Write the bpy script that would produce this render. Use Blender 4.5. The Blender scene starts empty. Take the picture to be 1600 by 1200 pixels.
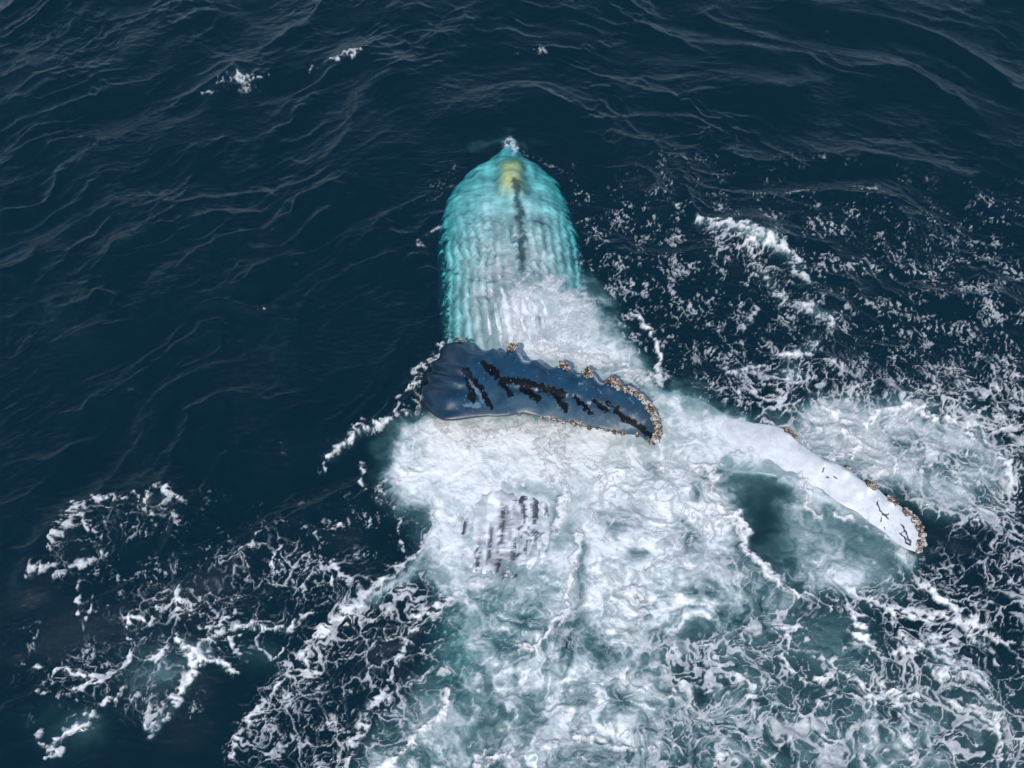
import bpy, math
import numpy as np
from mathutils import Vector

# ------------------------------------------------------------------ camera, sky, sun, exposure
sc = bpy.context.scene
HFOV = math.radians(50.0); PITCH = math.radians(57.0); DIST = 19.3
H = DIST*math.sin(PITCH); CY = -DIST*math.cos(PITCH)
cam_d = bpy.data.cameras.new('camera'); cam = bpy.data.objects.new('camera', cam_d)
sc.collection.objects.link(cam); sc.camera = cam
cam_d.sensor_width = 36; cam_d.lens = 18/math.tan(HFOV/2); cam_d.clip_end = 3000; cam_d.clip_start = .1
cam.location = (0, CY, H); cam.rotation_euler = (math.pi/2-PITCH, 0, 0)

SUN_EL = math.radians(54); SUN_DIR = Vector((-0.22, -1.0, 0)).normalized()   # horizontal direction towards the sun
SUN = Vector((SUN_DIR.x*math.cos(SUN_EL), SUN_DIR.y*math.cos(SUN_EL), math.sin(SUN_EL)))
world = bpy.data.worlds.new('World'); sc.world = world; world.use_nodes = True
wn = world.node_tree; bg = wn.nodes['Background']
sky = wn.nodes.new('ShaderNodeTexSky'); sky.sky_type = 'NISHITA'; sky.sun_disc = False
sky.sun_elevation = SUN_EL; sky.sun_rotation = math.atan2(SUN_DIR.x, SUN_DIR.y)
sky.air_density = 1.0; sky.dust_density = .7; sky.ozone_density = 1.8
wn.links.new(sky.outputs[0], bg.inputs[0]); bg.inputs[1].default_value = 0.15
sun_d = bpy.data.lights.new('sun', 'SUN'); sun = bpy.data.objects.new('sun', sun_d)
sc.collection.objects.link(sun); sun_d.energy = 2.15; sun_d.angle = math.radians(.5); sun_d.color = (1, .95, .88)
sun.rotation_euler = SUN.to_track_quat('Z', 'Y').to_euler()
sc.view_settings.view_transform = 'Standard'; sc.view_settings.look = 'None'
sc.view_settings.exposure = .36; sc.view_settings.gamma = 1; sc.view_settings.use_curve_mapping = False
cy = sc.cycles
cy.use_denoising = True; cy.denoiser = 'OPENIMAGEDENOISE'; cy.denoising_input_passes = 'RGB_ALBEDO_NORMAL'
cy.max_bounces = 4; cy.diffuse_bounces = 1; cy.glossy_bounces = 2; cy.transparent_max_bounces = 12
cy.volume_bounces = 0; cy.caustics_reflective = False; cy.caustics_refractive = False
cy.sample_clamp_indirect = 3; cy.use_adaptive_sampling = False

# ------------------------------------------------------------------ picture <-> place
FPX = 800/math.tan(HFOV/2); cp, sp = math.cos(PITCH), math.sin(PITCH)
def unproject(u, v, z):
    """point of the place at height z seen at photo pixel u, v (1600 x 1200)"""
    u = np.asarray(u, float); v = np.asarray(v, float); z = np.asarray(z, float)
    a = (u-800)/FPX; b = (600-v)/FPX
    dx = a; dy = cp+b*sp; dz = -sp+b*cp
    t = (z-H)/dz
    return np.stack(np.broadcast_arrays(dx*t, CY+dy*t, z), -1)
def project(x, y, z=0):
    ry = y-CY; rz = z-H
    d = ry*cp-rz*sp; up = ry*sp+rz*cp
    return 800+FPX*x/d, 600-FPX*up/d

# ------------------------------------------------------------------ numpy noise
DEBUG = False
rng = np.random.default_rng(7)
PERM = rng.permutation(512).astype(np.int64); ANG = rng.random(512)*2*math.pi
GX, GY = np.cos(ANG), np.sin(ANG); RX, RY = rng.random(512), rng.random(512)
def hsh(i, j, s=0): return PERM[(PERM[(i+s*37) & 511]+j) & 511]
def gnoise(x, y, s=0):
    i = np.floor(x).astype(np.int64); j = np.floor(y).astype(np.int64); fx = x-i; fy = y-j
    ux = fx*fx*fx*(fx*(fx*6-15)+10); uy = fy*fy*fy*(fy*(fy*6-15)+10)
    def g(a, b):
        h = hsh(i+a, j+b, s); return GX[h]*(fx-a)+GY[h]*(fy-b)
    a = g(0, 0); a += ux*(g(1, 0)-a); b = g(0, 1); b += ux*(g(1, 1)-b)
    return (a+uy*(b-a))*1.5
def fbm(x, y, o=4, s=0, gain=.5, lac=2.03):
    r = 0; a = 1; t = 0
    for k in range(o):
        r = r+a*gnoise(x, y, s+k); t += a*a; a *= gain; x = x*lac+13.7; y = y*lac+5.1
    return r/math.sqrt(t)
def ridge(x, y, o=4, s=0, gain=.5, lac=2.03):
    r = 0; a = 1; t = 0
    for k in range(o):
        r = r+a*(1-np.minimum(1, np.abs(gnoise(x, y, s+k))*1.8)); t += a; a *= gain; x = x*lac+13.7; y = y*lac+5.1
    return r/t
def worley(x, y, s=0):
    i = np.floor(x).astype(np.int64); j = np.floor(y).astype(np.int64)
    f1 = np.full(x.shape, 9.); f2 = np.full(x.shape, 9.)
    for a in (-1, 0, 1):
        for b in (-1, 0, 1):
            h = hsh(i+a, j+b, s)
            d = (i+a+RX[h]-x)**2+(j+b+RY[h]-y)**2
            f2 = np.minimum(f2, np.maximum(f1, d)); f1 = np.minimum(f1, d)
    return np.sqrt(f1), np.sqrt(f2)
def sstep(a, b, x):
    t = np.clip((x-a)/(b-a), 0, 1); return t*t*(3-2*t)

# ------------------------------------------------------------------ density rasters (traced shapes of foam, bubbles, churn)
RS = 2; U0, V0, U1, V1 = -480, -320, 2080, 1520
ru = np.arange(U0, U1+1, RS, dtype=float); rv = np.arange(V0, V1+1, RS, dtype=float)
RU, RV = np.meshgrid(ru, rv)
def blur(a, px):
    if px >= 10: return up2(cblur(a[::CS//RS, ::CS//RS], px))
    s = px/RS
    if s < .4: return a
    n = int(3*s)+1; k = np.exp(-.5*(np.arange(-n, n+1)/s)**2); k /= k.sum()
    a = np.pad(a, ((n, n), (n, n)), mode='edge')
    a = sum(k[q]*a[:, q:q+a.shape[1]-2*n] for q in range(2*n+1))
    return sum(k[q]*a[q:q+a.shape[0]-2*n, :] for q in range(2*n+1))
CS = 8; CRU, CRV = np.meshgrid(ru[::CS//RS], rv[::CS//RS])
def up2(a):
    x = (RU[0]-U0)/CS; i = np.minimum(x.astype(int), a.shape[1]-2); f = x-i; a = a[:, i]*(1-f)+a[:, i+1]*f
    y = (RV[:, 0]-V0)/CS; j = np.minimum(y.astype(int), a.shape[0]-2); f = (y-j)[:, None]; return a[j]*(1-f)+a[j+1]*f
def cblur(a, px):
    s = px/CS; n = int(3*s)+1; k = np.exp(-.5*(np.arange(-n, n+1)/s)**2); k /= k.sum()
    a = np.pad(a, ((n, n), (n, n)), mode='edge')
    a = sum(k[q]*a[:, q:q+a.shape[1]-2*n] for q in range(2*n+1)); return sum(k[q]*a[q:q+a.shape[0]-2*n, :] for q in range(2*n+1))
def poly(pts, soft=20, val=1):
    c = np.zeros(CRU.shape, bool); n = len(pts)
    for k in range(n):
        (x0, y0), (x1, y1) = pts[k], pts[(k+1) % n]
        if y0 == y1: continue
        c ^= ((y0 > CRV) != (y1 > CRV)) & (CRU < (x1-x0)*(CRV-y0)/(y1-y0)+x0)
    return up2(cblur(c.astype(float), max(soft, 6)))*val
def segdist(X, Y, pts):
    d = np.full(X.shape, 1e9)
    for (x0, y0), (x1, y1) in zip(pts[:-1], pts[1:]):
        vx, vy = x1-x0, y1-y0; L = vx*vx+vy*vy+1e-9
        t = np.clip(((X-x0)*vx+(Y-y0)*vy)/L, 0, 1)
        d = np.minimum(d, (X-x0-t*vx)**2+(Y-y0-t*vy)**2)
    return np.sqrt(d)
def stroke(pts, w, val=1):
    r = np.zeros(RU.shape); p = np.array(pts, float); m = 3*w+6
    i0 = int(max(0, (p[:, 0].min()-m-U0)/RS)); i1 = int((p[:, 0].max()+m-U0)/RS)+1; j0 = int(max(0, (p[:, 1].min()-m-V0)/RS)); j1 = int((p[:, 1].max()+m-V0)/RS)+1
    r[j0:j1, i0:i1] = np.exp(-(segdist(RU[j0:j1, i0:i1], RV[j0:j1, i0:i1], pts)/w)**2)*val; return r
def blob(x, y, rx, ry=None, ang=0, val=1):
    ry = ry or rx; a = math.radians(ang); dx = RU-x; dy = RV-y
    p = dx*math.cos(a)+dy*math.sin(a); q = -dx*math.sin(a)+dy*math.cos(a)
    return np.exp(-((p/rx)**2+(q/ry)**2))*val
def union(*a):
    r = np.zeros(RU.shape)
    for x in a: r = 1-(1-r)*(1-np.clip(x, 0, 1))
    return r
def sample(R, U, V):
    x = np.clip((U-U0)/RS, 0, R.shape[1]-1.001); y = np.clip((V-V0)/RS, 0, R.shape[0]-1.001)
    i = x.astype(int); j = y.astype(int); fx = x-i; fy = y-j
    return (R[j, i]*(1-fx)+R[j, i+1]*fx)*(1-fy)+(R[j+1, i]*(1-fx)+R[j+1, i+1]*fx)*fy

#@@DENSITY
# bubbles just under the surface (milky teal to pale grey)
MILK = union(
    poly([(590, 720), (620, 685), (655, 650), (700, 625), (1000, 640), (1030, 690), (1110, 735), (1150, 790), (1150, 900), (1120, 950), (1030, 985), (1060, 1050), (970, 1110), (1050, 1170), (990, 1230), (1000, 1500), (520, 1500), (560, 1200), (620, 1120), (690, 1050), (700, 960), (665, 880), (672, 800), (620, 770)], 14, .82),
    poly([(760, 470), (820, 440), (900, 430), (945, 470), (975, 530), (1035, 590), (1035, 660), (900, 620), (760, 560), (745, 520)], 9, .55),
    poly([(1025, 600), (1100, 625), (1165, 655), (1190, 675), (1200, 742), (1120, 745), (1030, 710)], 10, .80),
    poly([(1130, 735), (1215, 745), (1290, 790), (1430, 870), (1380, 930), (1250, 910), (1225, 850), (1215, 780)], 18, .55), stroke([(1215, 752), (1260, 775), (1320, 808), (1380, 840), (1425, 868)], 14, .7),
    poly([(1180, 690), (1230, 650), (1330, 650), (1420, 625), (1520, 650), (1585, 740), (1580, 800), (1500, 820), (1440, 800), (1390, 770), (1300, 720)], 14, .35),
    poly([(1000, 920), (1200, 880), (1290, 900), (1240, 1010), (1090, 1060), (1000, 1100)], 30, .5), poly([(1000, 1040), (1600, 1060), (1640, 1300), (1000, 1300)], 40, .25),
    blob(1310, 1010, 60, 45, 0, .4), blob(1345, 900, 70, 30, 20, .4), blob(1400, 1150, 110, 60, 0, .6), blob(1110, 1140, 120, 70, 0, .55),
    blob(240, 1040, 50, 35, -20, .42), blob(110, 1140, 40, 30, -40, .25), blob(395, 1030, 35, 25, 0, .2),
    stroke([(680, 780), (670, 840), (640, 895), (585, 930)], 12, .7),
    stroke([(797, 203), (800, 235)], 6, .5), stroke([(735, 225), (760, 210), (797, 206), (830, 228)], 6, .12), blob(1060, 1000, 30, 200, 0, .2))
DARK = union(blob(1188, 800, 30, 28, 20, .7), blob(1200, 828, 20, 18, 0, .6), blob(935, 1010, 30, 18, 10, .42), blob(700, 1020, 22, 40, 10, .45), blob(790, 950, 40, 16, -10, .6),
             blob(700, 1060, 14, 45, 10, .4), blob(965, 1090, 20, 12, 0, .5), blob(660, 1110, 30, 50, 20, .4), blob(940, 1180, 60, 16, 0, .35), stroke([(905, 850), (905, 960), (880, 1040)], 14, .35), stroke([(860, 930), (800, 990), (760, 1010)], 12, .3), blob(1010, 990, 20, 30, 0, .3), blob(975, 810, 30, 22, 0, .5), blob(1055, 830, 22, 18, 0, .45), blob(1115, 745, 18, 10, 0, .7), blob(1000, 870, 16, 12, 0, .4), blob(1130, 880, 30, 14, 10, .5), blob(1085, 930, 24, 16, 0, .45), blob(1020, 740, 20, 10, 0, .35), blob(1070, 850, 14, 30, 0, .35), blob(1490, 720, 40, 22, 0, .5), blob(1410, 690, 30, 20, 0, .5), blob(1540, 770, 20, 20, 0, .4), blob(1080, 770, 18, 16, 0, .4),
             blob(640, 815, 20, 16, 0, .5), stroke([(865, 790), (855, 860)], 8, .3))
WHITE = union(poly([(640, 665), (1000, 690), (900, 760), (870, 860), (700, 900), (640, 820), (600, 740)], 14, .55), poly([(900, 700), (1120, 720), (1190, 800), (1190, 920), (1060, 960), (960, 1020), (920, 900)], 18, .5),
    poly([(1190, 690), (1260, 650), (1400, 620), (1530, 650), (1590, 760), (1500, 800), (1400, 760), (1300, 720)], 14, .55), poly([(770, 460), (830, 440), (910, 460), (960, 540), (1030, 590), (940, 590), (860, 560), (780, 530)], 10, .6), poly([(800, 1060), (1000, 1010), (1060, 1080), (1040, 1180), (850, 1180)], 18, .24))
WHITE = WHITE*(1-.6*union(blob(860, 1120, 50, 40, 0, .5), stroke([(905, 900), (905, 1000), (870, 1060)], 16, .7), blob(740, 800, 50, 50, 0, .4)))
MILK = MILK*(1-.27*np.clip((RV-880)/140, 0, 1))
MILK = union(MILK, WHITE*1.05)
MILK = MILK*(1-.26*np.clip(poly([(700, 790), (800, 775), (860, 765), (878, 900), (815, 925), (705, 900)], 20)*1.25, 0, 1)*(.55+.45*np.clip(.5+gnoise(RU*.06, RV*.018, 7), 0, 1)))*(1-DARK)
# solid whitewater
SOLID = union(
    stroke([(690, 665), (760, 668), (830, 662), (880, 672)], 12, .75), stroke([(720, 700), (750, 690)], 16, .4),
    stroke([(860, 680), (845, 715), (870, 760), (880, 790), (868, 830)], 19, .85), stroke([(880, 690), (880, 740)], 22, .7),
    stroke([(820, 440), (860, 450), (900, 480), (870, 505)], 34, .60), stroke([(780, 460), (810, 480)], 18, .45), blob(930, 520, 38, 30, 0, .45),
    stroke([(850, 540), (900, 560), (960, 575), (1005, 592), (1035, 590)], 13, .8), blob(845, 535, 22, 14, 0, .5),
    stroke([(908, 835), (896, 870), (888, 915), (884, 955), (862, 985), (838, 1003), (806, 1016)], 7.5, 1.0), stroke([(894, 880), (889, 910)], 11, .7),
    stroke([(905, 740), (940, 750), (945, 790), (930, 820), (908, 828)], 8, .5),
    blob(990, 935, 26, 12, 10, .95), stroke([(990, 935), (1003, 960), (1000, 985), (975, 1000)], 12, .7), stroke([(920, 915), (965, 905), (1010, 895), (1060, 875), (1100, 860)], 12, .55),
    stroke([(1118, 755), (1120, 785), (1135, 800), (1155, 800), (1170, 825), (1168, 850), (1200, 890), (1212, 912), (1198, 945)], 8.5, .95), blob(1165, 830, 20, 14, 0, .5),
    stroke([(1110, 740), (1125, 730), (1155, 712), (1190, 690), (1205, 672)], 6, .75), stroke([(1075, 700), (1100, 740), (1110, 745)], 10, .5),
    blob(1070, 720, 34, 22, 0, .4), stroke([(1030, 730), (1070, 740), (1108, 735)], 8, .6),
    stroke([(1095, 352), (1125, 358), (1160, 364), (1195, 376), (1218, 398)], 11, .62), stroke([(1100, 350), (1160, 360), (1200, 374)], 4, .5), stroke([(1165, 375), (1190, 380)], 13, .5), stroke([(1218, 395), (1245, 425), (1265, 450)], 8, .7), stroke([(1040, 320), (1060, 330)], 5, .7),
    stroke([(1190, 425), (1215, 450), (1225, 470)], 8, .6), stroke([(1175, 475), (1165, 505)], 9, .55), stroke([(1250, 480), (1285, 500), (1300, 512)], 11, .75), blob(1270, 540, 25, 12, 20, .55),
    stroke([(1215, 555), (1265, 558)], 6, .85), blob(1235, 590, 30, 16, 10, .75), stroke([(1140, 575), (1185, 568)], 8, .7),
    stroke([(1350, 670), (1370, 655), (1400, 640), (1430, 632)], 9, .95), stroke([(1430, 632), (1470, 645), (1510, 655), (1525, 680), (1550, 700), (1575, 730), (1585, 760)], 8, .85),
    stroke([(1290, 645), (1315, 665), (1325, 680), (1340, 695), (1330, 710), (1290, 710)], 7, .85), stroke([(1388, 705), (1395, 730), (1400, 740)], 5, .9), stroke([(1400, 735), (1450, 735), (1475, 722)], 6, .6),
    stroke([(1240, 730), (1262, 760), (1265, 790), (1278, 812), (1300, 812)], 6, .85), stroke([(1160, 715), (1185, 720), (1240, 735)], 8, .4),
    blob(1345, 995, 22, 12, 0, .7), stroke([(1335, 970), (1350, 1000)], 10, .6),
    stroke([(1460, 915), (1490, 960), (1530, 995), (1550, 1010)], 9, .7), stroke([(1420, 1010), (1460, 1000), (1500, 1030), (1540, 1060)], 16, .55), blob(1480, 1050, 55, 28, 15, .55),
    stroke([(1345, 1083), (1390, 1082), (1435, 1080)], 8, .95), stroke([(1365, 1090), (1370, 1130), (1350, 1160), (1350, 1200)], 11, .6), stroke([(1405, 1090), (1415, 1140), (1420, 1190)], 12, .7), blob(1385, 1170, 16, 34, 0, .5),
    stroke([(1290, 1070), (1300, 1090)], 14, .6), stroke([(1285, 1100), (1285, 1150), (1290, 1200)], 9, .65), stroke([(1540, 1100), (1560, 1140)], 14, .6), stroke([(1490, 1095), (1520, 1110), (1550, 1140), (1560, 1180)], 6, .8),
    stroke([(860, 1165), (900, 1155), (930, 1160), (960, 1170), (1000, 1170), (1022, 1160)], 10, .85), blob(885, 1152, 22, 10, 0, .8), stroke([(1022, 1160), (1012, 1195)], 6, .7), blob(1125, 1185, 24, 20, 0, .8),
    stroke([(745, 1200), (780, 1180), (805, 1172)], 12, .9), stroke([(745, 1185), (770, 1160)], 6, .7),
    stroke([(600, 1200), (640, 1165), (680, 1125), (695, 1100), (700, 1075)], 7, .9), stroke([(560, 1130), (590, 1090), (640, 1060), (700, 1040)], 11, .55), stroke([(700, 935), (725, 915), (760, 905), (830, 895)], 9, .5),
    stroke([(552, 925), (530, 960), (500, 990), (480, 1020)], 9, .45),
    stroke([(515, 715), (530, 695), (555, 678), (590, 668), (620, 655)], 7, .7), stroke([(560, 720), (565, 760)], 5, .55),
    stroke([(590, 770), (600, 755), (640, 745)], 7, .5), stroke([(620, 800), (650, 780)], 7, .5),
    blob(300, 1020, 20, 16, 0, .9), stroke([(280, 985), (300, 1015), (295, 1060), (270, 1100), (230, 1135)], 8, .75), blob(235, 1132, 16, 11, -20, .85), stroke([(300, 1015), (345, 1035), (355, 1050)], 9, .7),
    stroke([(310, 1005), (345, 985), (380, 975), (420, 975), (450, 978), (470, 968)], 6, .75), stroke([(180, 1100), (215, 1080), (235, 1060), (262, 1010), (240, 1018)], 6, .5), stroke([(75, 1175), (100, 1150), (130, 1135), (140, 1115)], 7, .75), stroke([(100, 1140), (135, 1110)], 12, .4), stroke([(60, 1155), (70, 1165), (90, 1180)], 4, .6),
    stroke([(90, 1040), (120, 1040), (140, 1060), (110, 1080)], 6, .5),
    blob(372, 120, 12, 9, 10, .85), stroke([(385, 125), (425, 118)], 3, .55), stroke([(350, 135), (318, 150)], 4, .45), blob(380, 138, 12, 7, 0, .45),
    stroke([(524, 91), (540, 84), (560, 83), (567, 85)], 2.4, .75), stroke([(482, 112), (496, 102)], 2.6, .6),
    stroke([(796, 215), (800, 228), (806, 231)], 5, .7), stroke([(650, 378), (675, 362), (690, 352)], 5, .45), stroke([(735, 240), (712, 262), (692, 290)], 4, .32), stroke([(815, 240), (850, 258), (885, 285)], 4, .32), stroke([(690, 300), (720, 285)], 4, .25),
    stroke([(985, 480), (1010, 500), (1030, 540), (1035, 580)], 5, .75),
    stroke([(645, 600), (655, 575), (690, 545)], 5, .55), stroke([(660, 640), (640, 640), (625, 650)], 7, .6))
SOLID = SOLID*.88
# lace: network of foam veins
LACE = union(
    poly([(1150, 590), (1260, 560), (1400, 600), (1560, 560), (2080, 500), (2080, 1500), (1100, 1500), (1000, 1250), (1050, 1060), (1080, 970), (1180, 960), (1240, 880), (1400, 900), (1440, 870), (1600, 800), (1590, 740), (1500, 650), (1350, 660), (1200, 660)], 25, .64),
    poly([(1190, 650), (1330, 640), (1420, 620), (1530, 640), (1600, 760), (1590, 830), (1500, 830), (1440, 800), (1300, 720)], 12, .6),
    poly([(600, 700), (1020, 700), (1140, 740), (1200, 920), (1090, 980), (1060, 1250), (600, 1250), (700, 1000), (680, 800)], 20, .16),
    poly([(900, 720), (1100, 720), (1200, 880), (1180, 950), (1060, 900), (940, 840)], 20, .62),
    poly([(1000, 960), (1150, 1000), (1180, 1060), (1160, 1120), (1020, 1100)], 20, .5),
    poly([(755, 460), (900, 425), (960, 500), (1040, 590), (900, 590), (760, 550)], 10, .35),
    poly([(40, 905), (90, 830), (160, 775), (270, 765), (310, 790), (280, 830), (180, 870), (80, 915)], 8, .30),
    poly([(330, 850), (420, 810), (480, 860), (560, 870), (560, 905), (470, 930), (330, 900)], 14, .34),
    poly([(30, 1040), (110, 1000), (250, 930), (460, 960), (480, 1010), (330, 1060), (230, 1140), (90, 1110)], 18, .32),
    poly([(120, 930), (300, 880), (560, 860), (640, 880), (560, 960), (300, 980)], 22, .27),
    poly([(640, 900), (560, 920), (480, 1000), (390, 1090), (370, 1210), (560, 1210), (620, 1100), (690, 1040), (700, 930)], 16, .45),
    stroke([(625, 915), (570, 945), (520, 985), (480, 1030), (440, 1060), (400, 1110), (380, 1170)], 18, .5), poly([(560, 1200), (600, 1100), (700, 1040), (710, 1080), (660, 1160), (600, 1210)], 12, .5),
    poly([(660, 780), (700, 780), (700, 960), (640, 960), (600, 920)], 12, .3),
    poly([(600, 700), (640, 740), (660, 800), (620, 830), (580, 780)], 14, .35),
    stroke([(1180, 400), (1240, 470), (1300, 520), (1330, 560)], 30, .33), poly([(1060, 590), (1180, 560), (1300, 570), (1200, 650), (1100, 620)], 12, .45),
    stroke([(505, 730), (530, 690), (620, 655)], 12, .35), stroke([(650, 630), (665, 570), (700, 535)], 9, .5),
    blob(372, 125, 40, 18, 0, .3), blob(1160, 385, 70, 26, 15, .55)) 
LACE = union(LACE*.95*(1-.3*WHITE), poly([(700, 960), (900, 900), (1020, 980), (1060, 1100), (1010, 1300), (620, 1300), (700, 1080)], 24, .26), .12*WHITE, poly([(1180, 660), (1330, 640), (1420, 620), (1530, 640), (1600, 760), (1590, 830), (1500, 830), (1440, 800), (1300, 720)], 12, .42))*(1-.8*union(blob(1570, 1020, 40, 60, 0, .9), blob(1510, 880, 50, 40, 0, .6), blob(1300, 1000, 50, 55, 0, .9), blob(1250, 1080, 45, 25, 0, .7), blob(1380, 1000, 25, 40, 0, .4), blob(1160, 1060, 30, 30, 0, .6), blob(1130, 975, 40, 18, 0, .6),
                        blob(540, 1090, 50, 35, 0, .7), blob(560, 1130, 25, 40, 0, .6), blob(640, 1020, 30, 22, 0, .6), blob(1190, 810, 40, 40, 0, .95), blob(850, 1100, 60, 60, 0, .4), blob(740, 1120, 60, 60, 0, .7)))
# specks: short flecks of foam
SPECK = union(
    poly([(900, 330), (1000, 310), (1100, 370), (1180, 340), (1250, 330), (1400, 370), (1620, 330), (2080, 350), (2080, 800), (1300, 700), (1100, 620), (960, 500), (920, 400)], 30, .50),
    poly([(980, 220), (1200, 230), (1640, 280), (1640, 400), (1200, 380), (930, 340)], 40, .2),
    poly([(930, 400), (1000, 380), (1090, 440), (1130, 560), (1050, 600), (960, 520)], 16, .28),
    poly([(1300, 520), (1640, 430), (1640, 640), (1350, 640)], 30, .25),
    poly([(300, 800), (600, 800), (660, 880), (560, 960), (300, 960), (60, 1150), (20, 1000), (120, 880)], 40, .30),
    poly([(370, 1200), (380, 1120), (440, 1050), (560, 1040), (600, 1200)], 16, .35),
    poly([(600, 660), (680, 560), (700, 530), (650, 640)], 10, .4),
    blob(270, 1120, 60, 22, -25, .5), blob(835, 75, 35, 18, 0, .22), blob(372, 132, 40, 22, 0, .5), blob(540, 88, 30, 8, -8, .4), blob(700, 300, 20, 60, 0, .25), blob(900, 330, 20, 60, 0, .35), blob(660, 330, 30, 60, 0, .12))
SPECK = SPECK*.50
RIB = []
def rb(w, v, *seqs):
    for q in seqs: RIB.append(np.clip(stroke(q, w*.72, v*.7)+stroke(q, w*1.5, v*.32), 0, 1))
rb(4.5, .9, [(32, 1028), (60, 1035)], [(87, 1040), (112, 1042), (135, 1050), (160, 1047), (185, 1040), (197, 1025), (200, 1005), (200, 982), (207, 962), (232, 972), (245, 950), (265, 942), (282, 932), (285, 917)], [(60, 1085), (87, 1070), (88, 1045)],
   [(215, 1025), (235, 1022), (262, 1008)], [(305, 972), (335, 970), (375, 977), (387, 985), (420, 975), (450, 976), (472, 968)], [(385, 983), (362, 996), (357, 1017), (387, 1022)], [(345, 1012), (325, 1000)], [(120, 800), (145, 830), (160, 870)], [(125, 920), (128, 960), (140, 968), (145, 940)], [(370, 950), (350, 965)],
   [(60, 1150), (68, 1162)], [(72, 1186), (96, 1172)], [(85, 1156), (120, 1138), (140, 1120)], [(102, 1126), (138, 1112)], [(400, 1015), (420, 1035), (440, 1010)], [(470, 960), (500, 950)], [(520, 870), (540, 895), (550, 915)], [(340, 870), (370, 860), (395, 850), (410, 825)], [(420, 880), (440, 850)], [(500, 830), (530, 826)])
rb(7, .95, [(125, 1076), (140, 1063), (162, 1056)], [(152, 1100), (175, 1092), (190, 1077)], [(280, 992), (290, 1007), (305, 1025), (325, 1032), (350, 1042), (357, 1050)], [(300, 1040), (295, 1062), (275, 1084)], [(505, 880), (525, 890), (518, 905)])
rb(12, .75, [(295, 1050), (275, 1084), (250, 1097), (225, 1125)], [(300, 1022), (310, 1035)])
rb(9, .62, [(45, 905), (70, 870), (95, 840)], [(95, 840), (120, 800), (160, 780)], [(160, 785), (220, 772), (262, 768), (290, 785)], [(70, 890), (110, 888), (145, 870)], [(225, 775), (235, 800)], [(262, 800), (275, 818)])
rb(5, .8, [(1307, 940), (1322, 943), (1345, 962), (1362, 970)], [(1320, 912), (1345, 930), (1370, 940), (1400, 946), (1440, 950)], [(1332, 962), (1335, 987), (1362, 1005), (1376, 1016)], [(1347, 1032), (1355, 1018), (1380, 1021), (1415, 1017)],
   [(1275, 1020), (1295, 1030), (1310, 1027), (1322, 1012)], [(1297, 1032), (1312, 1047), (1330, 1050)], [(1335, 1042), (1340, 1060), (1342, 1072), (1365, 1072), (1392, 1066)], [(1222, 985), (1250, 982), (1265, 1000)], [(1210, 995), (1230, 1000), (1232, 1012), (1220, 1016), (1237, 1050), (1262, 1062), (1300, 1057)],
   [(1540, 1000), (1550, 1022), (1565, 1037), (1600, 1050)], [(1407, 975), (1417, 1000)], [(1237, 915), (1238, 945)], [(1255, 925), (1275, 930), (1295, 960)], [(1100, 1086), (1112, 1085), (1120, 1097), (1120, 1114)], [(1050, 1076), (1075, 1077)], [(1187, 1012), (1197, 1030)], [(1192, 1190), (1212, 1182), (1225, 1160), (1242, 1137)], [(1207, 920), (1209, 960), (1220, 975)])
rb(9, .85, [(1450, 912), (1460, 930), (1482, 945), (1500, 957), (1522, 975), (1535, 983)], [(1392, 955), (1412, 950), (1435, 960), (1475, 965)], [(1127, 1055), (1157, 1060), (1160, 1072)], [(1345, 985), (1355, 1000)], [(1170, 1080), (1180, 1110)], [(1440, 1010), (1470, 990)])
rb(4, .8, [(1535, 983), (1560, 995), (1588, 1003)], [(984, 488), (1008, 504), (1028, 536), (1032, 560), (1030, 582)], [(1430, 735), (1480, 720)], [(1300, 812), (1330, 815)])
rb(7, .8, [(510, 725), (527, 700), (547, 680), (567, 670), (592, 662), (617, 655)], [(562, 722), (565, 767)])
rb(4, .75, [(617, 655), (630, 635), (625, 615), (650, 600), (670, 575), (684, 556)], [(600, 780), (590, 765)], [(625, 810), (622, 850), (632, 868)])
rb(8, .8, [(672, 800), (670, 832), (650, 862), (630, 885), (600, 900), (575, 920), (550, 955), (525, 975), (497, 992), (470, 1017), (475, 1045)])
rb(10, .75, [(750, 922), (712, 932), (675, 960), (645, 985), (625, 1020), (610, 1045), (602, 1075), (575, 1112), (565, 1140), (540, 1187)], [(375, 1175), (382, 1132), (400, 1107), (420, 1080), (450, 1060), (490, 1055)])
rb(9, .9, [(697, 1075), (695, 1112), (682, 1132), (650, 1162), (610, 1187), (600, 1200)])
rb(7, .7, [(1240, 768), (1262, 775)], [(1300, 805), (1345, 822), (1385, 842), (1425, 868)])
RIBS = union(*RIB); del RIB
CHURN = np.clip(MILK*1.1+SOLID*.8+LACE*.6, 0, 1)
CHURN = blur(CHURN, 10)
#@@END

# ------------------------------------------------------------------ whale outline tables
body_rows = np.array([  # v, centre u, half width px, top z, half height m
 (226, 797, 5, -.62, .05), (234, 797, 20, -.60, .25), (241, 797, 36, -.56, .5), (250, 796, 60, -.50, .7), (262, 794, 82, -.45, .85), (282, 791, 98, -.38, .95), (310, 792, 110, -.27, 1.05),
 (350, 797, 117, -.14, 1.1), (400, 802, 120, -.055, 1.15), (450, 806, 122, .0, 1.2), (500, 816, 128, .03, 1.2), (550, 822, 132, -.02, 1.2), (600, 815, 135, -.15, 1.2), (650, 805, 135, -.15, 1.2), (700, 800, 134, -.10, 1.2),
 (760, 795, 126, .0, 1.15), (800, 792, 122, .03, 1.1), (850, 790, 118, .035, 1.05), (890, 784, 112, .01, 1.0), (940, 765, 104, -.12, .95), (1000, 745, 88, -.45, .85), (1100, 715, 62, -1.0, .7), (1250, 680, 38, -1.7, .45), (1400, 650, 30, -2.2, .3), (1440, 645, 10, -2.3, .12)], float)

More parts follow.
